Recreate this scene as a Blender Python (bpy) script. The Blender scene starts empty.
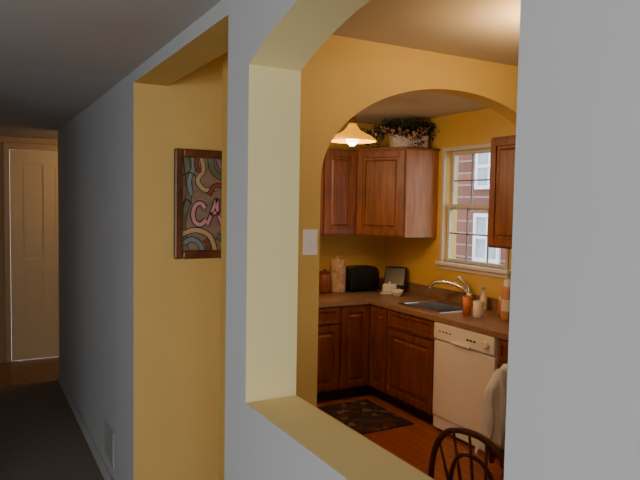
import bpy, bmesh, math, random
from mathutils import Vector, Matrix
random.seed(7)
D=bpy.data; COL=bpy.context.scene.collection
def lin(c):
    return tuple(((v/255)/12.92 if v/255<=0.04045 else (((v/255)+0.055)/1.055)**2.4) for v in c)+(1,)
def mat(name,rgb,rough=.6,var=.06,scale=8,metal=0,emit=0,bump=0,stretch=(1,1,1),rgb2=None,emc=None,coat=0,trans=0):
    m=D.materials.new(name); m.use_nodes=True; nt=m.node_tree; N=nt.nodes; L=nt.links
    b=N['Principled BSDF']; b.inputs['Roughness'].default_value=rough; b.inputs['Metallic'].default_value=metal
    b.inputs['Coat Weight'].default_value=coat
    c=lin(rgb); c2=lin(rgb2) if rgb2 else tuple(max(0,v*(1-var*3)) for v in c[:3])+(1,)
    tc=N.new('ShaderNodeTexCoord'); mp=N.new('ShaderNodeMapping'); mp.inputs['Scale'].default_value=stretch
    no=N.new('ShaderNodeTexNoise'); no.inputs['Scale'].default_value=scale; no.inputs['Detail'].default_value=5
    r=N.new('ShaderNodeValToRGB'); r.color_ramp.elements[0].color=c2; r.color_ramp.elements[1].color=c
    r.color_ramp.elements[0].position=.35; r.color_ramp.elements[1].position=.6
    L.new(tc.outputs['Object'],mp.inputs[0]); L.new(mp.outputs[0],no.inputs['Vector']); L.new(no.outputs['Fac'],r.inputs[0]); L.new(r.outputs[0],b.inputs['Base Color'])
    if bump:
        bu=N.new('ShaderNodeBump'); bu.inputs['Strength'].default_value=bump; bu.inputs['Distance'].default_value=.01
        L.new(no.outputs['Fac'],bu.inputs['Height']); L.new(bu.outputs[0],b.inputs['Normal'])
    if emit:
        b.inputs['Emission Color'].default_value=lin(emc or rgb); b.inputs['Emission Strength'].default_value=emit
    if trans: b.inputs['Transmission Weight'].default_value=trans
    return m
def brickmat(name,c1,c2,mo,scale,bw=.5,rh=.25,ms=.02,rough=.8,rot=None,offset=.5):
    m=D.materials.new(name); m.use_nodes=True; nt=m.node_tree; N=nt.nodes; L=nt.links; b=N['Principled BSDF']
    b.inputs['Roughness'].default_value=rough
    tc=N.new('ShaderNodeTexCoord'); mp=N.new('ShaderNodeMapping')
    if rot: mp.inputs['Rotation'].default_value=rot
    br=N.new('ShaderNodeTexBrick'); br.inputs['Color1'].default_value=lin(c1); br.inputs['Color2'].default_value=lin(c2); br.inputs['Mortar'].default_value=lin(mo)
    br.inputs['Scale'].default_value=scale; br.inputs['Brick Width'].default_value=bw; br.inputs['Row Height'].default_value=rh; br.inputs['Mortar Size'].default_value=ms
    br.offset=offset
    L.new(tc.outputs['Object'],mp.inputs[0]); L.new(mp.outputs[0],br.inputs[0]); L.new(br.outputs[0],b.inputs['Base Color'])
    return m
def glassmat():
    m=D.materials.new('window_glass'); m.use_nodes=True; nt=m.node_tree; N=nt.nodes; L=nt.links
    N.remove(N['Principled BSDF']); t=N.new('ShaderNodeBsdfTransparent'); g=N.new('ShaderNodeBsdfGlossy'); g.inputs['Roughness'].default_value=.02
    t.inputs[0].default_value=(.96,.98,1,1)
    mx=N.new('ShaderNodeMixShader'); mx.inputs[0].default_value=.05
    L.new(t.outputs[0],mx.inputs[1]); L.new(g.outputs[0],mx.inputs[2]); L.new(mx.outputs[0],N['Material Output'].inputs[0]); return m

GREY=mat('painted_wall_grey',(178,179,180),.75,.01,3)
YEL=mat('painted_wall_yellow',(213,181,104),.7,.02,2)
YELK=mat('kitchen_wall_yellow_lamp_tinted',(216,178,96),.7,.02,2)  # the wall yellow with the chandelier's warm light mixed into the colour
YELL=mat('jamb_yellow_window_lit',(236,222,164),.7,.01,2)  # yellow lightened in colour for window light on the jamb and sill
CEIL=mat('ceiling_paint',(182,180,178),.85,.01,3)
CEILK=mat('ceiling_paint_kitchen',(200,188,168),.85,.01,3)
CORR=mat('corridor_wall_tan',(184,150,108),.8,.01,3)
CARPET=mat('carpet_pile',(140,126,110),1,.15,120,bump=.6)
WOODF=brickmat('wood_floor_planks',(156,88,48),(134,72,38),(76,40,22),1,1.1,.075,.003,.35,rot=(0,0,math.radians(90)))
TILE=mat('hall_floor_wood',(160,118,80),.5,.08,10)
CAB=mat('cabinet_cherry_wood',(132,77,42),.42,.1,5,stretch=(6,6,.7),rgb2=(104,56,29))
CABB=mat('base_cabinet_cherry_wood',(126,70,38),.42,.1,5,stretch=(6,6,.7),rgb2=(98,50,27))
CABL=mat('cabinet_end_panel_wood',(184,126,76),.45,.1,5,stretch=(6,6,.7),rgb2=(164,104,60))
CABD=mat('cabinet_toe_dark',(45,22,12),.6)
DARK=mat('dark_wood_chair',(112,58,36),.3,.1,6,stretch=(4,4,1))
COUNT=mat('countertop_laminate',(150,118,92),.35,.12,60)
WHITE=mat('white_trim_paint',(225,222,214),.5,.01)
CREAM=mat('cream_door_paint',(222,192,142),.5,.01)
BISQ=mat('appliance_bisque_enamel',(228,222,208),.3,.005)
BLACK=mat('black_plastic',(18,18,20),.3,.02)
CHROME=mat('brushed_chrome',(235,235,240),.15,.01,metal=1)
STEEL=mat('stainless_steel',(180,182,186),.3,.04,metal=1)
BRASS=mat('aged_brass',(150,110,50),.35,.05,metal=1)
AMBER=mat('amber_glass_shade',(236,170,40),.35,.02,emit=1.0,emc=(255,172,24))
FROST=mat('bright_frosted_bulb',(255,240,190),.4,.0,emit=9,emc=(255,232,150))
AMBER2=mat('amber_glass_bowl',(255,215,140),.4,.02,emit=2.5,emc=(255,205,120))
LEAF=mat('ivy_leaf_green',(60,78,50),.6,.2,20,rgb2=(30,44,26))
FLOWER=mat('dried_flower_pink',(204,150,140),.7,.1)
BASKET=mat('whitewashed_planter_wood',(226,212,204),.7,.1,14)
CLOTH=mat('white_cotton_cloth',(232,232,234),.9,.03,12)
ORANGE=mat('orange_ceramic',(204,116,60),.35,.05)
MUG=mat('cream_ceramic',(228,212,190),.35,.03)
AMBB=mat('amber_bottle',(196,136,96),.3,.05)
COPPER=mat('copper_brown_glaze',(132,70,38),.3,.05)
LABELM=mat('paper_label',(220,205,180),.7,.03)
KRAFT=mat('printed_cream_tin',(196,168,138),.6,.2,22,rgb2=(160,124,96))
GLASS=glassmat()
BRICK=brickmat('red_brick_wall',(132,84,70),(106,68,58),(150,138,130),1,.23,.075,.012,.9,rot=(math.radians(90),0,math.radians(90)))
FRAME=mat('picture_frame_walnut',(112,66,40),.35,.15,12,rgb2=(74,40,22))
GRASS=mat('lawn_grass',(90,100,60),1,.2,20)

def meshobj(name,bm,mats,parent=None,loc=(0,0,0),rot=(0,0,0),smooth=False,bevel=0,label=None,cat=None,kind=None,group=None,solid=0,subs=0):
    me=D.meshes.new(name); 
    bmesh.ops.recalc_face_normals(bm,faces=bm.faces[:]) if bm.faces else None
    bm.to_mesh(me); bm.free()
    for m in (mats if isinstance(mats,(list,tuple)) else [mats]): me.materials.append(m)
    if smooth:
        for p in me.polygons: p.use_smooth=True
    o=D.objects.new(name,me); COL.objects.link(o); o.location=loc; o.rotation_euler=rot
    if parent: o.parent=parent
    if solid:
        md=o.modifiers.new('s','SOLIDIFY'); md.thickness=solid
    if subs:
        md=o.modifiers.new('ss','SUBSURF'); md.levels=subs; md.render_levels=subs
    if bevel:
        md=o.modifiers.new('b','BEVEL'); md.width=bevel; md.segments=2; md.limit_method='ANGLE'
    if label: o['label']=label
    if cat: o['category']=cat
    if kind: o['kind']=kind
    if group: o['group']=group
    return o
def empty(name,loc=(0,0,0),rz=0,label=None,cat=None,group=None,parent=None):
    o=D.objects.new(name,None); COL.objects.link(o); o.location=loc; o.rotation_euler=(0,0,rz); o.empty_display_size=.05
    if label:o['label']=label
    if cat:o['category']=cat
    if group:o['group']=group
    if parent:o.parent=parent
    return o
def bx(bm,a,b,mi=0):
    x0,y0,z0=a;x1,y1,z1=b
    v=[bm.verts.new(p) for p in [(x0,y0,z0),(x1,y0,z0),(x1,y1,z0),(x0,y1,z0),(x0,y0,z1),(x1,y0,z1),(x1,y1,z1),(x0,y1,z1)]]
    for f in [(3,2,1,0),(4,5,6,7),(0,1,5,4),(1,2,6,5),(2,3,7,6),(3,0,4,7)]:
        bm.faces.new([v[i] for i in f]).material_index=mi
def box(name,a,b,m,parent=None,**k):
    bm=bmesh.new(); bx(bm,a,b); return meshobj(name,bm,m,parent,**k)
def prism(bm,pts,h0,h1,axis='z',mi=0):
    def P(p,h):
        if axis=='z': return (p[0],p[1],h)
        if axis=='x': return (h,p[0],p[1])
        return (p[0],h,p[1])
    a=[bm.verts.new(P(p,h0)) for p in pts]; b=[bm.verts.new(P(p,h1)) for p in pts]; n=len(pts)
    bm.faces.new(a).material_index=mi; bm.faces.new(b[::-1]).material_index=mi
    for i in range(n): bm.faces.new([a[i],b[i],b[(i+1)%n],a[(i+1)%n]]).material_index=mi
def lathe(bm,prof,seg=24,cx=0,cy=0,mi=0,cap=True):
    rings=[]
    for r,z in prof:
        rings.append([bm.verts.new((cx+r*math.cos(2*math.pi*i/seg),cy+r*math.sin(2*math.pi*i/seg),z)) for i in range(seg)])
    for a,b in zip(rings,rings[1:]):
        for i in range(seg): bm.faces.new([a[i],a[(i+1)%seg],b[(i+1)%seg],b[i]]).material_index=mi
    if cap:
        bm.faces.new(rings[0]).material_index=mi; bm.faces.new(rings[-1][::-1]).material_index=mi
def tube(bm,pts,rad,seg=10,mi=0):
    pts=[Vector(p) for p in pts]; n=len(pts); rings=[]
    rads=rad if isinstance(rad,(list,tuple)) else [rad]*n
    prev=None
    for i,p in enumerate(pts):
        t=(pts[min(i+1,n-1)]-pts[max(i-1,0)]).normalized()
        if prev is None:
            u=t.cross(Vector((0,0,1)))
            if u.length<.05: u=t.cross(Vector((1,0,0)))
            u.normalize()
        else: u=(prev-t*prev.dot(t)).normalized()
        prev=u; w=t.cross(u)
        rings.append([bm.verts.new(p+(u*math.cos(2*math.pi*k/seg)+w*math.sin(2*math.pi*k/seg))*rads[i]) for k in range(seg)])
    for a,b in zip(rings,rings[1:]):
        for k in range(seg): bm.faces.new([a[k],a[(k+1)%seg],b[(k+1)%seg],b[k]]).material_index=mi
    bm.faces.new(rings[0]).material_index=mi; bm.faces.new(rings[-1][::-1]).material_index=mi
def spline(pts,n=24):
    P=[Vector(p) for p in pts]; P=[P[0]*2-P[1]]+P+[P[-1]*2-P[-2]]; out=[]; m=len(P)-3
    for i in range(m):
        for k in range(n//m+1):
            t=k/(n//m+1); a,b,c,d=P[i:i+4]
            out.append(.5*((2*b)+(-a+c)*t+(2*a-5*b+4*c-d)*t*t+(-a+3*b-3*c+d)*t**3))
    out.append(P[-2]); return out

# ---------------- dimensions ----------------
A=.72; B=.893; H=2.43; HK=2.60
Y0=.687; Y1=1.74; Y2=1.915; Y3=3.26; YE=6.5
WX=3.80; KY=5.38; AY=2.69
# long wall
bm=bmesh.new()
def lw(y0,y1,z0,z1): bx(bm,(A,y0,z0),(B,y1,z1))
lw(-3,Y0,0,HK+.1); lw(Y0,Y1,0,1.16)
arc=[(Y0+(Y1-Y0)*t/20, 2.18+.12*(1-(2*t/20-1)**2)) for t in range(21)]
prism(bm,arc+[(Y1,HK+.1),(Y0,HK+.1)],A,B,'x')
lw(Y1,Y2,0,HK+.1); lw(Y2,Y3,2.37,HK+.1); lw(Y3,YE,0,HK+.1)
bmesh.ops.recalc_face_normals(bm,faces=bm.faces[:])
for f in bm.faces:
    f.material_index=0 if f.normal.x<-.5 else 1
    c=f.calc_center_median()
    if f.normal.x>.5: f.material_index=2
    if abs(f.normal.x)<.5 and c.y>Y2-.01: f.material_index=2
    if c.y>Y3+.5 and abs(f.normal.y)>.5: f.material_index=0
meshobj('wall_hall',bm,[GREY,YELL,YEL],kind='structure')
# wall with picture + kitchen side wall
box('wall_passage',(B,Y3,0),(1.5,Y3+.12,HK),YEL,kind='structure')
box('wall_kitchen_side',(1.38,Y3+.12,0),(1.5,KY,HK),YELK,kind='structure')
box('wall_kitchen_back',(1.38,KY,0),(WX,KY+.12,HK),YELK,kind='structure')
# arch wall
bm=bmesh.new(); cx,hw,sp,ri=2.354,.855,1.894,.52
arcp=[(cx-hw*math.cos(math.pi*t/40), sp+ri*math.sin(math.pi*t/40)) for t in range(41)]
prism(bm,[(1.03,0),(cx-hw,0)]+arcp+[(cx+hw,0),(WX,0),(WX,HK),(1.03,HK)],AY,AY+.12,'y')
meshobj('wall_arch',bm,YELK,kind='structure')
# window wall
wy0,wy1,wz0,wz1=3.68,4.46,1.26,2.27
bm=bmesh.new()
bx(bm,(WX,-1,0),(WX+.15,wy0,HK)); bx(bm,(WX,wy1,0),(WX+.15,KY+.12,HK)); bx(bm,(WX,wy0,0),(WX+.15,wy1,wz0)); bx(bm,(WX,wy0,wz1),(WX+.15,wy1,HK))
meshobj('wall_window_side',bm,YELK,kind='structure')
box('wall_dining_rear',(B,-1.12,0),(WX+.15,-1,HK),YELK,kind='structure')
# living room / hall shell
bm=bmesh.new()
bx(bm,(-3.1,-3.1,0),(-2.6,-3,H)); bx(bm,(-.2,-3.1,0),(A,-3,H)); bx(bm,(-2.6,-3.1,0),(-.2,-3,.7)); bx(bm,(-2.6,-3.1,2.2),(-.2,-3,H))
meshobj('wall_living_rear',bm,GREY,kind='structure')
bm=bmesh.new()
bx(bm,(-3.1,-3,0),(-3,-1.6,H)); bx(bm,(-3.1,.4,0),(-3,3.4,H)); bx(bm,(-3.1,-1.6,0),(-3,.4,.7)); bx(bm,(-3.1,-1.6,2.2),(-3,.4,H))  # opening added to hold the side fill light
meshobj('wall_living_side',bm,GREY,kind='structure')
box('wall_living_front',(-3,3.3,0),(-.6,3.4,H),GREY,kind='structure')
box('wall_hall_side',(-.7,3.4,0),(-.6,7.45,H),GREY,kind='structure')  # unseen hall wall, put in close to darken the hall
bm=bmesh.new(); dx0,dx1,dz=.345,1.10,2.30
bx(bm,(-.7,7.45,0),(dx0,7.57,H)); bx(bm,(dx1,7.45,0),(2.3,7.57,H)); bx(bm,(dx0,7.45,dz),(dx1,7.57,H))
meshobj('wall_corridor_end',bm,CORR,kind='structure')
box('wall_corridor_near',(B,6.38,0),(2.2,6.5,H),CORR,kind='structure')
box('wall_corridor_side',(2.2,6.38,0),(2.3,7.45,H),CORR,kind='structure')
# floors
box('floor',(-3.1,-3.1,-.1),(A,6.5,0),CARPET,kind='structure')
box('floor.001',(A,-1.12,-.1),(WX+.15,6.38,0),WOODF,kind='structure')
box('floor.002',(-.7,6.5,-.1),(2.3,7.57,0),TILE,kind='structure')
bm=bmesh.new(); bx(bm,(-3.1,-3.1,H),(A,7.57,H+.1)); bx(bm,(A,6.38,H),(2.3,7.57,H+.1))
meshobj('ceiling',bm,CEIL,kind='structure')
box('ceiling.001',(B,-1.12,HK),(WX+.15,KY+.12,HK+.1),CEILK,kind='structure')
box('baseboard_hall',(A-.015,Y3+.02,0),(A,YE,.09),GREY,kind='structure',bevel=.004)
box('baseboard_passage',(B,Y3-.015,0),(1.5,Y3,.09),WHITE,kind='structure',bevel=.004)
# door casing + door
bm=bmesh.new()
bx(bm,(dx0-.06,7.425,0),(dx0,7.45,dz+.07)); bx(bm,(dx1,7.425,0),(dx1+.06,7.45,dz+.07)); bx(bm,(dx0,7.425,dz),(dx1,7.45,dz+.07))
meshobj('trim_1',bm,mat('casing_paint_tan',(190,152,106),.5,.02),kind='structure',bevel=.006)
bm=bmesh.new(); Yd=7.475
bx(bm,(dx0+.004,Yd,.008),(dx1-.004,Yd+.03,dz-.004)); s=.10; y1_=Yd-.014
bx(bm,(dx0+.004,y1_,.008),(dx0+s,Yd,dz-.004)); bx(bm,(dx1-s,y1_,.008),(dx1-.004,Yd,dz-.004))
mid=(dx0+dx1)/2; bx(bm,(mid-.045,y1_,.008),(mid+.045,Yd,dz-.004))
for (a,b) in ((dx0+s,mid-.045),(mid+.045,dx1-s)):
    for (z0,z1) in ((.008,.24),(.98,1.12),(2.14,dz-.004)): bx(bm,(a,y1_,z0),(b,Yd,z1))
    for (z0,z1) in ((.24,.98),(1.12,2.14)): bx(bm,(a+.035,Yd-.008,z0+.035),(b-.035,Yd,z1-.035))
door=meshobj('door_1',bm,CREAM,kind='structure')
bm=bmesh.new(); lathe(bm,[(.012,0),(.012,.03),(.028,.045),(.03,.06),(.018,.075)],16)
meshobj('knob',bm,BRASS,door,loc=(dx1-.07,7.465,.98),rot=(math.radians(90),0,0),smooth=True)

# ---------------- window ----------------
cw=.03
TRIM=mat('window_trim_paint',(206,200,188),.5,.01)
win=box('window_1',(WX-.02,wy0-cw,wz1),(WX,wy1+cw,wz1+.035),TRIM,kind='structure',bevel=.004)
bm=bmesh.new()
bx(bm,(WX-.02,wy0-cw,wz0),(WX,wy0,wz1)); bx(bm,(WX-.02,wy1,wz0),(WX,wy1+cw,wz1))
meshobj('window_casing',bm,TRIM,win,bevel=.004)
box('window_stool',(WX-.05,wy0-.06,wz0-.03),(WX+.06,wy1+.06,wz0),WHITE,win,bevel=.006)
box('window_apron',(WX-.018,wy0-.04,wz0-.07),(WX,wy1+.04,wz0-.03),TRIM,win,bevel=.004)
mz=(wz0+wz1)/2
MUN=mat('muntin_grey_white',(130,128,124),.5,.02)
def sash(x,z0,z1):
    bm=bmesh.new(); t=.032
    bx(bm,(x,wy0,z0),(x+.03,wy0+t,z1)); bx(bm,(x,wy1-t,z0),(x+.03,wy1,z1)); bx(bm,(x,wy0+t,z0),(x+.03,wy1-t,z0+t)); bx(bm,(x,wy0+t,z1-t),(x+.03,wy1-t,z1))
    s=meshobj('sash',bm,TRIM,win,bevel=.003)
    bm=bmesh.new()
    for k in (1,2):
        yy=wy0+(wy1-wy0)*k/3; bx(bm,(x+.008,yy-.006,z0+t),(x+.02,yy+.006,z1-t))
    zz=(z0+z1)/2; bx(bm,(x+.009,wy0+t,zz-.006),(x+.019,wy1-t,zz+.006))
    meshobj('muntin',bm,MUN,s)
    box('glass_pane',(x+.022,wy0+t,z0+t),(x+.025,wy1-t,z1-t),GLASS,s)
sash(WX+.03,wz0,mz+.025); sash(WX+.07,mz-.025,wz1)

# ---------------- outdoors ----------------
NX=8.3
nb=box('neighbor_house',(NX,4,-1.5),(NX+4,17,7.5),BRICK,label='red brick house seen through the kitchen window',cat='house')
PANE=mat('pale_reflecting_pane',(170,180,192),.15,.1,3)
WHITEO=mat('white_house_trim',(232,234,238),.5,.01)
def nwin(y,z,w=.95,h=1.5):
    f_=.07
    bm=bmesh.new(); bx(bm,(NX-.05,y-w/2,z),(NX,y+w/2,z+f_));bx(bm,(NX-.05,y-w/2,z+h-f_),(NX,y+w/2,z+h));bx(bm,(NX-.05,y-w/2,z+f_),(NX,y-w/2+f_,z+h-f_));bx(bm,(NX-.05,y+w/2-f_,z+f_),(NX,y+w/2,z+h-f_));bx(bm,(NX-.04,y-w/2+f_,z+h/2-.03),(NX,y+w/2-f_,z+h/2+.03));bx(bm,(NX-.03,y-.02,z+f_),(NX,y+.02,z+h-f_))
    o=meshobj('house_window',bm,WHITEO,nb,label='white framed window in the brick wall')
    box('window_pane',(NX-.02,y-w/2+f_,z+f_),(NX-.01,y+w/2-f_,z+h-f_),PANE,o)
nwin(8.52,2.10,.68,.85); nwin(8.52,.75,.68,.9); nwin(11.5,1.2); nwin(6.3,1.2)
box('ground',(WX+.15,-6,-1.6),(30,25,-1.5),GRASS,kind='structure')

# ---------------- cabinets ----------------
def panel_door(name,w,h,parent,loc,rz=0,drawer=False,knob=None,m=None):
    """front faces local -y, lower corner at origin"""
    bm=bmesh.new(); s=.055 if not drawer else .03; t=.02
    m=m or CAB
    bx(bm,(0,-t,0),(s,0,h)); bx(bm,(w-s,-t,0),(w,0,h)); bx(bm,(s,-t,0),(w-s,0,s)); bx(bm,(s,-t,h-s),(w-s,0,h))
    bx(bm,(s,-.008,s),(w-s,0,h-s)); 
    i=s+.022
    if w-2*i>.02 and h-2*i>.02:
        a=[(i,-.008,i),(w-i,-.008,i),(w-i,-.008,h-i),(i,-.008,h-i)]; j=i+.015
        if w-2*j>.01 and h-2*j>.01:
            b=[(j,-.018,j),(w-j,-.018,j),(w-j,-.018,h-j),(j,-.018,h-j)]
            va=[bm.verts.new(p) for p in a]; vb=[bm.verts.new(p) for p in b]
            for k in range(4): bm.faces.new([va[k],va[(k+1)%4],vb[(k+1)%4],vb[k]])
            bm.faces.new(vb)
    d=meshobj(name,bm,m,parent,loc=loc,rot=(0,0,rz),bevel=.003)
    return d
def cabinet(name,w,dep,z0,z1,loc,rz,doors,drawers=0,toe=True,label='',bodym=None):
    r=empty(name,(loc[0],loc[1],0),rz,label,'cabinet')
    M=CABB if toe else CAB
    bm=bmesh.new(); bx(bm,(.001,.0,z0+(.1 if toe else 0)),(w-.001,dep,z1)); meshobj('body',bm,bodym or M,r)
    if toe: box('toe_kick',(.001,.06,z0),(w-.001,dep,z0+.1),CABD,r)
    zb=z0+(.12 if toe else .015); zt=z1-.015
    if drawers:
        dw=w/drawers
        for k in range(drawers): panel_door('drawer',dw-.02,.14,r,(k*dw+.01,0,zt-.14),drawer=True,m=M)
        zt-=.16
    dw=w/doors
    for k in range(doors): panel_door('door',dw-.02,zt-zb,r,(k*dw+.01,0,zb),m=M)
    return r
FB=3.18; FY=4.72; CT=.87
R90=math.radians(-90)
cabinet('base_cabinet',.50,KY-FY-.001,0,CT,(2.352,FY),0,1,1,label='cherry wood base cabinet with drawer beside corner unit')
cabinet('base_cabinet',.80,KY-FY-.001,0,CT,(1.55,FY),0,2,2,label='cherry wood base cabinet with two drawers at end of run')
sc=empty('sink_cabinet',(FB,4.43,0),R90,'cherry wood sink base cabinet under the window','cabinet')
bm=bmesh.new(); bx(bm,(.001,0,.1),(.634,.018,CT)); bx(bm,(.001,.018,.1),(.019,.618,CT)); bx(bm,(.616,.018,.1),(.634,.618,CT)); bx(bm,(.019,.018,.1),(.616,.618,.12))
meshobj('body',bm,CABB,sc); box('toe_kick',(.001,.06,0),(.634,.618,.1),CABD,sc)
panel_door('door',.615,.575,sc,(.01,0,.12),m=CABB); panel_door('drawer_front',.615,.14,sc,(.01,0,CT-.155),drawer=True,m=CABB)
# corner cabinet
r=empty('corner_cabinet',(FB,FY,0),0,'cherry wood corner base cabinet with two doors meeting inside corner','cabinet')
bm=bmesh.new(); pts=[(2.854,FY),(FB,FY),(FB,4.432),(WX-.001,4.432),(WX-.001,KY-.001),(2.854,KY-.001)]
prism(bm,[(x-FB,y-FY) for x,y in pts],.1,CT); meshobj('body',bm,CABB,r)
pts=[(2.854,FY+.06),(FB+.06,FY+.06),(FB+.06,4.432),(WX-.001,4.432),(WX-.001,KY-.001),(2.854,KY-.001)]
bm=bmesh.new(); prism(bm,[(x-FB,y-FY) for x,y in pts],0,.1); meshobj('toe_kick',bm,CABD,r)
panel_door('door',.295,.735,r,(-.32,0,.12),m=CABB); panel_door('door',.255,.735,r,(0,-.025,.12),R90,m=CABB)
cabinet('base_cabinet',.30,WX-FB-.001,0,CT,(FB,3.12),R90,1,1,label='cherry wood base cabinet with drawer beside the dishwasher')
# uppers
UZ0,UZ1=1.48,2.28
cabinet('wall_cabinet',.36,KY-4.98-.001,UZ0,UZ1,(2.80,4.98),0,1,0,False,'cherry wood wall cabinet next to the corner cabinet')
cabinet('wall_cabinet',.62,KY-4.98-.001,UZ0,UZ1,(2.18,4.98),0,2,0,False,'cherry wood double-door wall cabinet on the back wall')
r=empty('corner_wall_cabinet',(3.16,4.98,0),0,'cherry wood diagonal corner wall cabinet with light end panel','cabinet')
P1=(3.161,4.98); P2=(3.43,4.56)
pts=[P1,P2,(WX-.001,4.56),(WX-.001,KY-.001),(3.161,KY-.001)]
bm=bmesh.new(); prism(bm,[(x-3.16,y-4.98) for x,y in pts],UZ0,UZ1)
bmesh.ops.recalc_face_normals(bm,faces=bm.faces[:])
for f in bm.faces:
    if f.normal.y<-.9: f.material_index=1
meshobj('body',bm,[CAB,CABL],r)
ang=math.atan2(P2[1]-P1[1],P2[0]-P1[0]); ln=math.hypot(P2[0]-P1[0],P2[1]-P1[1])
panel_door('door',ln-.03,UZ1-UZ0-.03,r,(.015*math.cos(ang),.015*math.sin(ang),UZ0+.015),ang)
bm=bmesh.new(); prism(bm,[(x-3.16,y-4.98) for x,y in [(P1[0]-.012,P1[1]-.02),(P2[0]-.012,P2[1]-.02),(WX-.002,P2[1]-.02),(WX-.002,P2[1]+.03),(P2[0]+.02,P2[1]+.03),(P1[0]+.02,P1[1]+.02)]],UZ1,UZ1+.02); meshobj('top_molding',bm,CAB,r,bevel=.005)
cabinet('wall_cabinet',.72,.33,UZ0-.02,UZ1+.02,(WX-.331,3.55),R90,2,0,False,'cherry wood wall cabinet beside the kitchen window')

# countertop
bm=bmesh.new(); fx=FB-.03; fy=FY-.03; sx0,sx1,sy0,sy1=3.27,3.66,3.86,4.38
bx(bm,(1.502,fy,CT),(WX-.001,KY-.001,.91))
bx(bm,(fx,2.812,CT),(WX-.001,sy0,.91)); bx(bm,(fx,sy1,CT),(WX-.001,fy,.91)); bx(bm,(fx,sy0,CT),(sx0,sy1,.91)); bx(bm,(sx1,sy0,CT),(WX-.001,sy1,.91))
bx(bm,(1.502,KY-.02,.91),(WX-.001,KY-.001,1.01)); bx(bm,(WX-.02,2.812,.91),(WX-.001,KY-.02,1.01))
ct=meshobj('countertop',bm,COUNT,label='brown speckled laminate L-shaped countertop with backsplash',cat='countertop')
# sink
bm=bmesh.new(); 
def ring(x0,x1,y0,y1,z): return [bm.verts.new(p) for p in [(x0,y0,z),(x1,y0,z),(x1,y1,z),(x0,y1,z)]]
R=[ring(sx0-.025,sx1+.015,sy0-.025,sy1+.025,.911),ring(sx0-.02,sx1+.01,sy0-.02,sy1+.02,.918),ring(sx0+.015,sx1-.015,sy0+.015,sy1-.015,.918),ring(sx0+.02,sx1-.02,sy0+.02,sy1-.02,.905),ring(sx0+.035,sx1-.035,sy0+.035,sy1-.035,.74)]
for a,b in zip(R,R[1:]):
    for k in range(4): bm.faces.new([a[k],a[(k+1)%4],b[(k+1)%4],b[k]])
bm.faces.new(R[-1])
sink=meshobj('sink',bm,STEEL,label='stainless steel kitchen sink set in the countertop',cat='sink',bevel=.006)
bm=bmesh.new(); lathe(bm,[(.04,.741),(.04,.744),(.02,.744)],20,3.465,4.12); meshobj('drain',bm,CHROME,sink)
# faucet
f=empty('faucet',(3.725,4.02,.911),0,'chrome kitchen faucet with long curved spout behind sink','faucet')
bm=bmesh.new(); lathe(bm,[(.036,0),(.036,.012),(.03,.02),(.028,.09),(.032,.1),(.024,.125)],20); meshobj('faucet_base',bm,CHROME,f,smooth=True)
bm=bmesh.new(); tube(bm,spline([(0,0,.1),(-.03,.06,.155),(-.08,.18,.19),(-.14,.30,.18),(-.16,.33,.12)]),.019,12); meshobj('spout',bm,CHROME,f,smooth=True)
bm=bmesh.new(); tube(bm,spline([(0,0,.115),(-.01,.02,.17),(-.04,.10,.245)]),.016,10); meshobj('lever',bm,CHROME,f,smooth=True)

# dishwasher
DWW=.66
dw=empty('dishwasher',(FB,3.79,0),R90,'bisque built-in dishwasher under the countertop','dishwasher')
box('body',(.005,0,.1),(DWW-.005,.6,CT-.002),BISQ,dw)
box('door',(.005,-.025,.13),(DWW-.005,0,.725),BISQ,dw,bevel=.008)
cp=box('control_panel',(.005,-.032,.735),(DWW-.005,0,.865),BISQ,dw,bevel=.008)
box('toe_kick',(.005,.05,0),(DWW-.005,.6,.1),BLACK,dw)
box('kick_plate',(.005,-.01,.03),(DWW-.005,.0,.125),BISQ,dw)
for k in range(4): box('button',(.07+k*.04,-.035,.80),(.09+k*.04,-.032,.808),BLACK,cp)
for k in range(3): box('button',(.38+k*.036,-.035,.79),(.40+k*.036,-.032,.803),BLACK,cp)
box('handle',(.23,-.05,.738),(.43,-.03,.752),BISQ,cp,bevel=.004)
bm=bmesh.new(); lathe(bm,[(.03,0),(.03,.012),(.022,.02)],24); meshobj('dial',bm,BISQ,cp,loc=(.58,-.032,.80),rot=(math.radians(90),0,0),smooth=False)

# ---------- counter items ----------
def root(name,x,y,label,cat,z=.911,rz=0): return empty(name,(x,y,z),rz,label,cat)
c=root('canister',3.11,5.2,'dull beige patterned tin canister on the counter','canister')
bm=bmesh.new(); lathe(bm,[(.07,0),(.076,.01),(.076,.29),(.07,.295)],28); meshobj('body',bm,KRAFT,c)
bm=bmesh.new(); lathe(bm,[(.078,.295),(.078,.32),(.068,.33),(.018,.333),(.016,.342),(.02,.35),(.01,.358)],28); meshobj('lid',bm,KRAFT,c)
c=root('storage_jar',2.96,5.2,'small copper brown jar beside canister','jar')
bm=bmesh.new(); lathe(bm,[(.05,0),(.062,.03),(.065,.14),(.05,.18),(.048,.19)],24); meshobj('body',bm,COPPER,c,smooth=True)
bm=bmesh.new(); lathe(bm,[(.053,.19),(.053,.21),(.015,.22),(.012,.235)],24); meshobj('lid',bm,DARK,c)
c=root('toaster',3.385,5.21,'black two-slot toaster with rounded top on the counter','toaster',rz=math.radians(-4))
bm=bmesh.new()
prof=[(-.165,.015),(.165,.015),(.165,.17)]+[(.165-.07+.07*math.cos(a),.18+.07*math.sin(a)) for a in [math.pi/2*k/6 for k in range(7)]]+[(-.165+.07-.07*math.sin(a),.18+.07*math.cos(a)) for a in [math.pi/2*k/6 for k in range(7)]]+[(-.165,.17)]
prism(bm,prof,-.09,.09,'y'); meshobj('body',bm,BLACK,c,bevel=.018)
for yy in (-.035,.035): box('slot',(-.085,yy-.012,.242),(.085,yy+.012,.2515),CABD,c)
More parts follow.
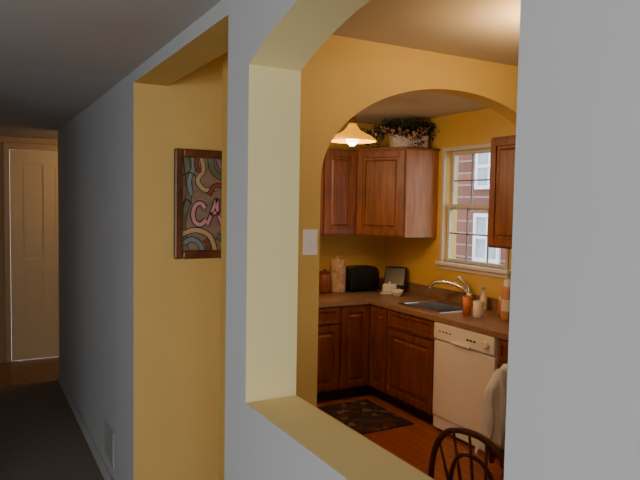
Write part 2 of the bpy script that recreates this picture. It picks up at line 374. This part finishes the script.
box('lever',(-.185,-.012,.12),(-.165,.012,.14),CHROME,c,bevel=.003)
for sx in (-.13,.13):
    for sy in (-.07,.07):
        bm=bmesh.new(); lathe(bm,[(.012,0),(.012,.018)],10,sx,sy); meshobj('foot',bm,BLACK,c)
# small white dish and black slanted telephone-like radio behind
c=root('butter_dish',3.53,4.92,'small white covered dish in the counter corner','dish',rz=math.radians(-40))
bm=bmesh.new(); bx(bm,(-.085,-.05,0),(.085,.05,.015)); meshobj('plate',bm,WHITE,c,bevel=.006)
bm=bmesh.new(); bx(bm,(-.07,-.04,.015),(.07,.04,.10)); meshobj('cover',bm,WHITE,c,bevel=.02)
bm=bmesh.new(); lathe(bm,[(.008,.098),(.014,.11),(.008,.12)],14); meshobj('knob',bm,WHITE,c,smooth=True)
c=root('radio',3.655,5.0,'black wedge-shaped countertop radio in the corner','radio',rz=math.radians(-52))
bm=bmesh.new(); prism(bm,[(-.06,0),(.045,0),(.05,.25),(.01,.25),(-.06,.08)],-.11,.11,'x'); meshobj('body',bm,BLACK,c,bevel=.012)
bm=bmesh.new(); lathe(bm,[(.014,0),(.014,.012)],16); meshobj('dial',bm,CHROME,c,loc=(.06,-.056,.045),rot=(math.radians(90),0,0))
c=root('white_bowl',3.50,4.76,'white ceramic bowl on the counter beside the covered dish','bowl')
bm=bmesh.new(); lathe(bm,[(.03,0),(.035,.01),(.055,.035),(.064,.06),(.06,.06),(.05,.035),(.02,.015)],28); meshobj('bowl_body',bm,WHITE,c,smooth=True)
c=root('drinking_tumbler',3.42,3.71,'orange tumbler beside the sink','cup')
bm=bmesh.new(); lathe(bm,[(.03,0),(.04,.15),(.037,.15),(.028,.01)],24,cap=False); bmesh.ops.holes_fill(bm,edges=bm.edges[:]); meshobj('cup_body',bm,ORANGE,c,smooth=True)
c=root('coffee_mug',3.42,3.585,'cream ceramic mug beside orange tumbler','mug')
bm=bmesh.new(); lathe(bm,[(.034,0),(.04,.02),(.043,.13),(.039,.13),(.034,.01)],24); meshobj('cup_body',bm,MUG,c,smooth=True)
bm=bmesh.new(); tube(bm,spline([(.04,0,.1),(.067,0,.09),(.07,0,.055),(.04,0,.04)]),.005,8); meshobj('handle',bm,MUG,c,rot=(0,0,math.radians(60)),smooth=True)
c=root('soap_bottle',3.72,3.84,'white soap pump bottle behind the sink','soap bottle')
bm=bmesh.new(); lathe(bm,[(.028,0),(.03,.01),(.03,.11),(.012,.13),(.012,.14)],20); meshobj('bottle_body',bm,MUG,c,smooth=True)
bm=bmesh.new(); lathe(bm,[(.013,.14),(.013,.155),(.005,.157),(.005,.18)],12); bx(bm,(-.04,-.006,.175),(.01,.006,.19)); meshobj('pump',bm,WHITE,c)
c=root('glass_bottle',3.56,3.42,'amber container with pale lid on the counter','bottle')
bm=bmesh.new(); lathe(bm,[(.044,0),(.048,.01),(.048,.2),(.044,.24),(.03,.26)],24); meshobj('bottle_body',bm,AMBB,c,smooth=True)
bm=bmesh.new(); lathe(bm,[(.0488,.07),(.0488,.16)],24,cap=False); meshobj('bottle_label',bm,LABELM,c)
bm=bmesh.new(); lathe(bm,[(.034,.255),(.034,.30),(.025,.31)],20); meshobj('bottle_cap',bm,WHITE,c)
c=root('spice_shaker',3.62,3.54,'small orange spice shaker on the counter','shaker')
bm=bmesh.new(); lathe(bm,[(.025,0),(.028,.01),(.025,.12),(.02,.13)],20); meshobj('shaker_body',bm,ORANGE,c,smooth=True)
bm=bmesh.new(); lathe(bm,[(.021,.13),(.021,.15),(.012,.16)],20); meshobj('shaker_cap',bm,WHITE,c,smooth=True)

# plant on top of corner cabinet
c=empty('potted_plant',(3.55,4.75,UZ1+.001),math.radians(-20),'pale box planter with trailing dark ivy and dried flowers on cabinet','plant')
bm=bmesh.new(); 
a=[(-.17,-.07),(.17,-.07),(.17,.07),(-.17,.07)]; v0=[bm.verts.new((x*.94,y*.92,.0)) for x,y in a]; v1=[bm.verts.new((x,y,.14)) for x,y in a]
bm.faces.new(v0)
for k in range(4): bm.faces.new([v0[k],v0[(k+1)%4],v1[(k+1)%4],v1[k]])
v2=[bm.verts.new((x*.92,y*.85,.14)) for x,y in a]; v3=[bm.verts.new((x*.9,y*.8,.11)) for x,y in a]
for p,q in ((v1,v2),(v2,v3)):
    for k in range(4): bm.faces.new([p[k],p[(k+1)%4],q[(k+1)%4],q[k]])
bm.faces.new(v3)
meshobj('planter_box',bm,BASKET,c,loc=(.03,0,0))
bmL=bmesh.new(); bmS=bmesh.new(); bmF=bmesh.new()
def leaf(bm,p,s):
    q=Matrix.Rotation(random.uniform(0,6.28),3,'Z')@Matrix.Rotation(random.uniform(-1.2,1.2),3,'X')@Matrix.Rotation(random.uniform(-1,1),3,'Y')
    pts=[(0,-.2,0),(.45,-.35,.05),(.4,.2,.02),(0,1,-.1),(-.4,.2,.02),(-.45,-.35,.05)]
    bm.faces.new([bm.verts.new(Vector(p)+q@Vector((x*s,y*s,z*s))) for x,y,z in pts])
for k in range(48):
    front=(k%4==0)
    if front: ang=-math.pi/2+random.uniform(-1.0,1.0); L=random.uniform(.16,.22)
    else: ang=random.choice([0,math.pi])+random.uniform(-.45,.45); L=random.uniform(.18,.44)
    ex=math.cos(ang)*L*1.05; ey=math.sin(ang)*min(L,.15)*.9
    if front: ex=random.uniform(-.2,.2); ey=-.12
    up=random.uniform(.06,.17); ez=random.uniform(-.06,.12) if abs(ex)>.24 or front else random.uniform(.10,.15)
    ex=min(ex,.37) 
    pts=spline([(random.uniform(-.10,.10),random.uniform(-.02,.02),.14),(ex*.4,ey*.5,.14+up*.8),(ex*.8,ey*.85,.12+up*.6),(ex,ey,.07+ez)],15)
    tube(bmS,pts,.0025,5)
    for p in pts[2:]:
        for _ in range(2):
            q=Vector(p)+Vector([random.uniform(-.032,.032) for _ in range(3)])
            q.z=max(.03,min(q.z,.285)); leaf(bmL,q,random.uniform(.014,.03))
    if k%2==0:
        for _ in range(6):
            q=Vector(pts[-4])+Vector([random.uniform(-.022,.022) for _ in range(3)]); q.z=min(q.z,.285); leaf(bmF,q+Vector((-.03,-.05,0)),.022)
meshobj('foliage',bmL,LEAF,c)['kind']='stuff'; meshobj('stem',bmS,LEAF,c)['kind']='stuff'; meshobj('flowers',bmF,FLOWER,c)['kind']='stuff'

# kitchen ceiling fixture
kx,ky=2.15,3.98
c=empty('ceiling_light',(kx,ky,HK),0,'brass three-arm kitchen ceiling light with amber glass shades','ceiling light')
bm=bmesh.new(); lathe(bm,[(.075,-.001),(.075,-.02),(.03,-.04),(.012,-.045),(.012,-.2),(.03,-.21),(.035,-.24),(.015,-.27),(.005,-.29)],24); meshobj('canopy',bm,BRASS,c,smooth=True)
for k in range(3):
    a=math.radians(-18+120*k); ca,sa=math.cos(a),math.sin(a); RR=.29
    def q(r,z): return (r*ca,r*sa,z)
    bm=bmesh.new(); tube(bm,spline([q(.02,-.24),q(.06,-.33),q(.11,-.355),q(.145,-.28),q(.17,-.17),q(.22,-.10),q(RR,-.12),q(RR,-.20)],48),.010,8); meshobj('arm',bm,BRASS,c,smooth=True)
    bm=bmesh.new(); lathe(bm,[(.018,-.19),(.026,-.21),(.026,-.245)],16,RR*ca,RR*sa); meshobj('socket',bm,BRASS,c)
    bm=bmesh.new(); lathe(bm,[(.028,-.24),(.038,-.262),(.058,-.287),(.095,-.31),(.14,-.33),(.176,-.36),(.178,-.368)],32,RR*ca,RR*sa,cap=False); meshobj('shade',bm,AMBER,c,smooth=True,solid=.004)
    bm=bmesh.new(); lathe(bm,[(.015,-.25),(.035,-.29),(.05,-.33),(.045,-.375),(.015,-.40)],20,RR*ca,RR*sa); meshobj('light_bulb',bm,FROST,c,smooth=True)
    l=D.lights.new('bulb','POINT'); l.energy=9; l.color=(1,.77,.48); l.shadow_soft_size=.04
    o=D.objects.new('bulb',l); COL.objects.link(o); o.parent=c; o.location=(RR*ca,RR*sa,-.46)

# dining pendant (upward bowl)
c=empty('pendant_lamp',(2.12,1.83,HK),0,'brass dining ceiling lamp with upturned amber glass bowl','pendant lamp')
bm=bmesh.new(); lathe(bm,[(.06,-.001),(.06,-.02),(.01,-.03),(.01,-.32),(.025,-.33),(.01,-.36)],20); meshobj('rod',bm,BRASS,c,smooth=True)
bm=bmesh.new(); lathe(bm,[(.02,-.31),(.07,-.295),(.11,-.26),(.125,-.21)],32,cap=False); meshobj('shade',bm,AMBER2,c,smooth=True,solid=.004)
l=D.lights.new('bulb','POINT'); l.energy=21; l.color=(1,.74,.40); l.shadow_soft_size=.05
o=D.objects.new('bulb',l); COL.objects.link(o); o.parent=c; o.location=(.05,0,-.17)

# corridor lamp
c=empty('flush_light',(1.55,6.95,H),0,'frosted glass flush ceiling light in the corridor','ceiling light')
bm=bmesh.new(); lathe(bm,[(.13,-.001),(.13,-.02),(.11,-.025)],28); meshobj('canopy',bm,BRASS,c)
bm=bmesh.new(); lathe(bm,[(.11,-.025),(.12,-.05),(.09,-.09),(.03,-.11)],28); meshobj('shade',bm,AMBER2,c,smooth=True)
l=D.lights.new('bulb','POINT'); l.energy=7; l.color=(1,.72,.38); l.shadow_soft_size=.08
o=D.objects.new('bulb',l); COL.objects.link(o); o.parent=c; o.location=(-.1,-.2,-.2)

# ---------- kitchen rug ----------
RUG=D.materials.new('patterned_rug'); RUG.use_nodes=True; nt=RUG.node_tree; N=nt.nodes; L=nt.links; b=N['Principled BSDF']; b.inputs['Roughness'].default_value=1
tc=N.new('ShaderNodeTexCoord'); vo=N.new('ShaderNodeTexVoronoi'); vo.inputs['Scale'].default_value=17; cr=N.new('ShaderNodeValToRGB'); cr.color_ramp.interpolation='CONSTANT'
els=cr.color_ramp.elements; els[0].color=lin((34,26,26)); els[1].color=lin((76,34,32)); els[1].position=.5
e=els.new(.7); e.color=lin((46,42,42)); e=els.new(.88); e.color=lin((96,84,74))
sp_=N.new('ShaderNodeSeparateColor'); L.new(tc.outputs['Object'],vo.inputs['Vector']); L.new(vo.outputs['Color'],sp_.inputs[0]); L.new(sp_.outputs[0],cr.inputs[0]); L.new(cr.outputs[0],b.inputs['Base Color'])
box('kitchen_rug',(2.60,3.94,.001),(3.10,4.64,.012),RUG,label='dark patterned kitchen rug in front of the sink',cat='rug',bevel=.004)

# ---------- light switch ----------
SW=mat('switch_plate_plastic',(238,232,222),.4,.01)
c=box('light_switch',(1.405,AY-.006,1.52),(1.485,AY,1.645),SW,label='white double light switch plate on yellow wall',cat='light switch',bevel=.002)
for xx in (1.428,1.462): box('toggle',(xx-.004,AY-.016,1.573),(xx+.004,AY-.006,1.593),SW,c,bevel=.001)

# ---------- picture ----------
px0,px1,pz0,pz1=.925,1.40,1.465,2.05; PY=Y3-.001
c=empty('framed_picture',((px0+px1)/2,PY,pz0),0,'dark wood framed stained-glass style artwork on yellow wall','picture')
W=(px1-px0)/2; PH=pz1-pz0
bm=bmesh.new(); t=.045
bx(bm,(-W,-.03,0),(-W+t,0,PH)); bx(bm,(W-t,-.03,0),(W,0,PH)); bx(bm,(-W+t,-.03,0),(W-t,0,t)); bx(bm,(-W+t,-.03,PH-t),(W-t,0,PH))
meshobj('frame',bm,FRAME,c,bevel=.01)
AR=[mat('art_ground_taupe',(142,122,102),.4,.1,14),mat('art_line_dark',(34,24,20),.4),mat('art_grey_green',(108,118,94),.4,.1,14),mat('art_pink',(202,144,152),.4),mat('art_red_brown',(134,72,54),.4),mat('art_mauve',(140,120,130),.4),mat('art_tan',(184,160,122),.4),mat('art_blue_grey',(124,138,142),.4)]
bm=bmesh.new(); bx(bm,(-W+t,-.008,t),(W-t,-.002,PH-t),0)
def ribbon(pts,wd,mi,d):
    P=spline([(x,0,z) for x,z in pts],36); n=len(P); l=[];r=[]
    xa,xb,za,zb=-W+t,W-t,t,PH-t
    for i in range(n):
        tt=(P[min(i+1,n-1)]-P[max(i-1,0)]).normalized(); nn=Vector((-tt.z,0,tt.x))*wd/2
        for lst,v in ((l,P[i]+nn),(r,P[i]-nn)):
            v.x=min(max(v.x,xa),xb); v.z=min(max(v.z,za),zb); lst.append(v)
    for i in range(n-1):
        vs=[bm.verts.new((q.x,-.008-d,q.z)) for q in (l[i],l[i+1],r[i+1],r[i])]
        bm.faces.new(vs).material_index=mi
def u(x,z): return (-W+t+x*(2*W-2*t), t+z*(PH-2*t))
def band(pts,wd,mi,d):
    ribbon(pts,wd+.008,1,d); ribbon(pts,wd,mi,d+.0005)
band([u(.06,-.05),u(.01,.3),u(.10,.62),u(.05,1.05)],.030,2,.0005)
band([u(.13,.60),u(.10,.75),u(.16,.9),u(.14,1.05)],.022,7,.0012)
band([u(.26,1.05),u(.30,.88),u(.22,.76),u(.32,.66),u(.5,.68)],.022,6,.0019)
band([u(.21,1.05),u(.20,.92),u(.26,.84)],.018,4,.0024)
band([u(.40,1.05),u(.44,.88),u(.62,.80),u(1.0,.86)],.03,2,.0031)
band([u(.50,1.05),u(.56,.92),u(.74,.90),u(1.0,.97)],.024,5,.0038)
band([u(0,.18),u(.2,.22),u(.40,.15),u(.50,-.05)],.024,6,.0045)
band([u(.02,.08),u(.14,.12),u(.26,.06),u(.30,-.05)],.024,7,.0052)
band([u(.36,-.05),u(.38,.06),u(.32,.12)],.02,4,.0057)
band([u(.50,.16),u(.7,.1),u(1.05,.16)],.028,2,.0062)
band([u(.72,.74),u(.8,.5),u(1.05,.44)],.03,5,.0067)
band([u(.38,.60),u(.46,.70),u(.60,.70),u(.70,.64)],.02,4,.0070)
ribbon([u(0,.5),u(.07,.55),u(.14,.5)],.006,1,.003); ribbon([u(0,.8),u(.1,.84),u(.2,.8)],.006,1,.003)
C=[u(.32,.46),u(.27,.51),u(.19,.49),u(.15,.40),u(.18,.31),u(.26,.28),u(.34,.33)]
ribbon(C,.031,1,.0078); ribbon(C,.021,3,.0085)
for seg in ([u(.36,.28),u(.42,.40),u(.50,.57)],[u(.50,.57),u(.51,.42),u(.58,.28)],[u(.40,.39),u(.48,.41),u(.56,.39)]):
    ribbon(seg,.027,1,.0080); ribbon(seg,.017,3,.0087)
meshobj('art_panel',bm,AR,c)

# ---------- chairs ----------
def chair(x,y,heading,label,top=.95):
    """local: faces +x, back at x=-.2 (origin under seat centre)"""
    c=empty('dining_chair',(x,y,0),heading,label,'chair',group='dining chairs around the table')
    bm=bmesh.new(); n=32; pts=[]
    for i in range(n):
        a=2*math.pi*i/n; rx=.21; ry=.215 if math.cos(a)>0 else .2
        pts.append((math.copysign(abs(math.cos(a))**.7,math.cos(a))*rx,math.copysign(abs(math.sin(a))**.7,math.sin(a))*ry))
    prism(bm,pts,.435,.465); meshobj('seat',bm,DARK,c,bevel=.01)
    for sx in (-1,1):
        for sy in (-1,1):
            bm=bmesh.new(); p0=Vector((sx*.13,sy*.13,.436)); p1=Vector((sx*.19,sy*.18,.001))
            P=[p0.lerp(p1,k/10) for k in range(11)]
            tube(bm,P,[.013,.017,.02,.014,.02,.021,.018,.014,.018,.014,.011],12); meshobj('leg',bm,DARK,c,smooth=True)
    for sy in (-1,1):
        bm=bmesh.new(); tube(bm,[(-.165,sy*.158,.2),(0,sy*.158,.2),(.165,sy*.158,.2)],[.008,.013,.008],10); meshobj('stretcher',bm,DARK,c,smooth=True)
    bm=bmesh.new(); tube(bm,[(0,-.158,.2),(0,0,.2),(0,.158,.2)],[.008,.013,.008],10); meshobj('stretcher',bm,DARK,c,smooth=True)
    def bp(yy,zz): return (-.17-(zz-.46)*.16,yy,zz)
    def hoop(t,w,zt):
        a=math.pi*t; cs=math.cos(a); return -w*math.copysign(abs(cs)**.8,cs), .46+(zt-.46)*math.sin(a)**.62
    bm=bmesh.new(); tube(bm,[bp(*hoop(.0+k/40,.205,top)) for k in range(41)],.0125,10); meshobj('hoop_backrest',bm,DARK,c,smooth=True)
    bm=bmesh.new(); tube(bm,[bp(*hoop(k/30,.115,top-.09)) for k in range(31)],.009,8); meshobj('inner_hoop',bm,DARK,c,smooth=True)
    for k in range(5):
        yy=-.07+.035*k; y2=yy*2.0
        ct_=abs(y2)/.205; zt=.46+(top-.46)*(1-ct_**2.5)**.31
        bm=bmesh.new(); tube(bm,[bp(yy,.463),bp(yy*1.3,.62),bp(y2,zt-.01)],[.006,.008,.005],8); meshobj('spindle',bm,DARK,c,smooth=True)
    return c
h=math.atan2(.225,.974)
chair(1.575+.24*math.cos(h),1.67+.24*math.sin(h),h,'dark wooden hoop-back dining chair with spindles')
CX2=2.515
chair(CX2,2.12,math.radians(-90),'dark wooden hoop-back dining chair under a white cloth',.90)
# table
c=empty('dining_table',(2.42,1.33,0),0,'round dark wooden pedestal dining table','table')
bm=bmesh.new(); lathe(bm,[(.40,.715),(.42,.725),(.42,.745),(.41,.75)],48); meshobj('table_top',bm,DARK,c,smooth=False)
bm=bmesh.new(); lathe(bm,[(.06,.08),(.05,.2),(.07,.4),(.04,.55),(.07,.65),(.12,.714)],24); meshobj('pedestal',bm,DARK,c,smooth=True)
for k in range(4):
    a=math.pi/4+k*math.pi/2; bm=bmesh.new(); tube(bm,spline([(0.03*math.cos(a),.03*math.sin(a),.16),(.15*math.cos(a),.15*math.sin(a),.12),(.28*math.cos(a),.28*math.sin(a),.025)]),.022,10); meshobj('leg',bm,DARK,c,smooth=True)
# cloth over chair 2 back (covers the hoop, wider towards the hem)
bm=bmesh.new(); NU,NV=90,60; G=[]
for i in range(NU+1):
    uu=-1+2*i/NU; row=[]
    for j in range(NV+1):
        v=j/NV
        botF=.54+.04*math.sin(uu*5); botB=.50
        hx=min(.999,abs(uu)*.98)
        top=.46+.455*(1-hx**2.5)**.31
        if abs(uu)>.9: top-=(abs(uu)-.9)*1.2
        if v<.46: z=botB+(top-botB)*(v/.46); yoff=.03
        elif v>.54: z=top-(top-botF)*((v-.54)/.46); yoff=-.03
        else:
            a=(v-.46)/.08*math.pi; z=top+.022*math.sin(a); yoff=.03*math.cos(a)
        yb=2.12+.17+(z-.46)*.16
        fl=min(1,max(0,(top-z)/.18)); dr=max(0,(.915-z)/.4)
        xx=uu*(.205+.065*dr)
        wr=(.022*math.sin(uu*19+2*v+1.5*math.sin(v*7))+.010*math.sin(uu*37+5*v))*fl+.016*fl
        row.append(bm.verts.new((CX2+xx, yb+yoff+(wr if yoff>0 else -wr) ,z+.006*math.sin(uu*21)*(1-fl))))
    G.append(row)
for i in range(NU):
    for j in range(NV): bm.faces.new([G[i][j],G[i+1][j],G[i+1][j+1],G[i][j+1]])
meshobj('draped_cloth',bm,CLOTH,label='white cloth draped over the dining chair back',cat='cloth',smooth=True)

# return-air vent on the hall wall
VENT=mat('vent_painted_metal',(160,160,160),.6,.02)
bm=bmesh.new(); bx(bm,(A-.005,3.78,.16),(A,4.06,.38))
for k in range(7): bx(bm,(A-.008,3.80,.18+k*.028),(A-.005,4.04,.19+k*.028))
meshobj('wall_vent',bm,VENT,label='grey louvered air vent low on the hall wall',cat='vent')

# ---------- lights ----------
def area(name,loc,rot,sx,sy,e,col):
    l=D.lights.new(name,'AREA'); l.shape='RECTANGLE'; l.size=sx; l.size_y=sy; l.energy=e; l.color=col
    o=D.objects.new(name,l); COL.objects.link(o); o.location=loc; o.rotation_euler=rot; return o
area('rear_window_daylight',(-1.4,-3.05,1.45),(math.radians(90),0,0),2.3,1.45,55,(1,.985,.965))
area('side_fill_light',(-3.05,-.6,1.45),(math.radians(90),0,math.radians(-90)),1.9,1.45,44,(1,.98,.96))  # added fill, brightens the hall wall from the side
w=D.worlds.new('sky'); bpy.context.scene.world=w; w.use_nodes=True
w.node_tree.nodes['Background'].inputs[0].default_value=(.88,.94,1,1); w.node_tree.nodes['Background'].inputs[1].default_value=3.8

# ---------- camera ----------
cam=D.cameras.new('camera'); cam.sensor_width=36; cam.lens=35.0; cam.clip_start=.02
co=D.objects.new('camera',cam); COL.objects.link(co); bpy.context.scene.camera=co
co.matrix_world=Matrix.Translation((0,0,1.77))@Matrix.Rotation(math.radians(-29.16),4,'Z')@Matrix.Rotation(math.radians(90-3.3),4,'X')@Matrix.Rotation(math.radians(1.0),4,'Z')
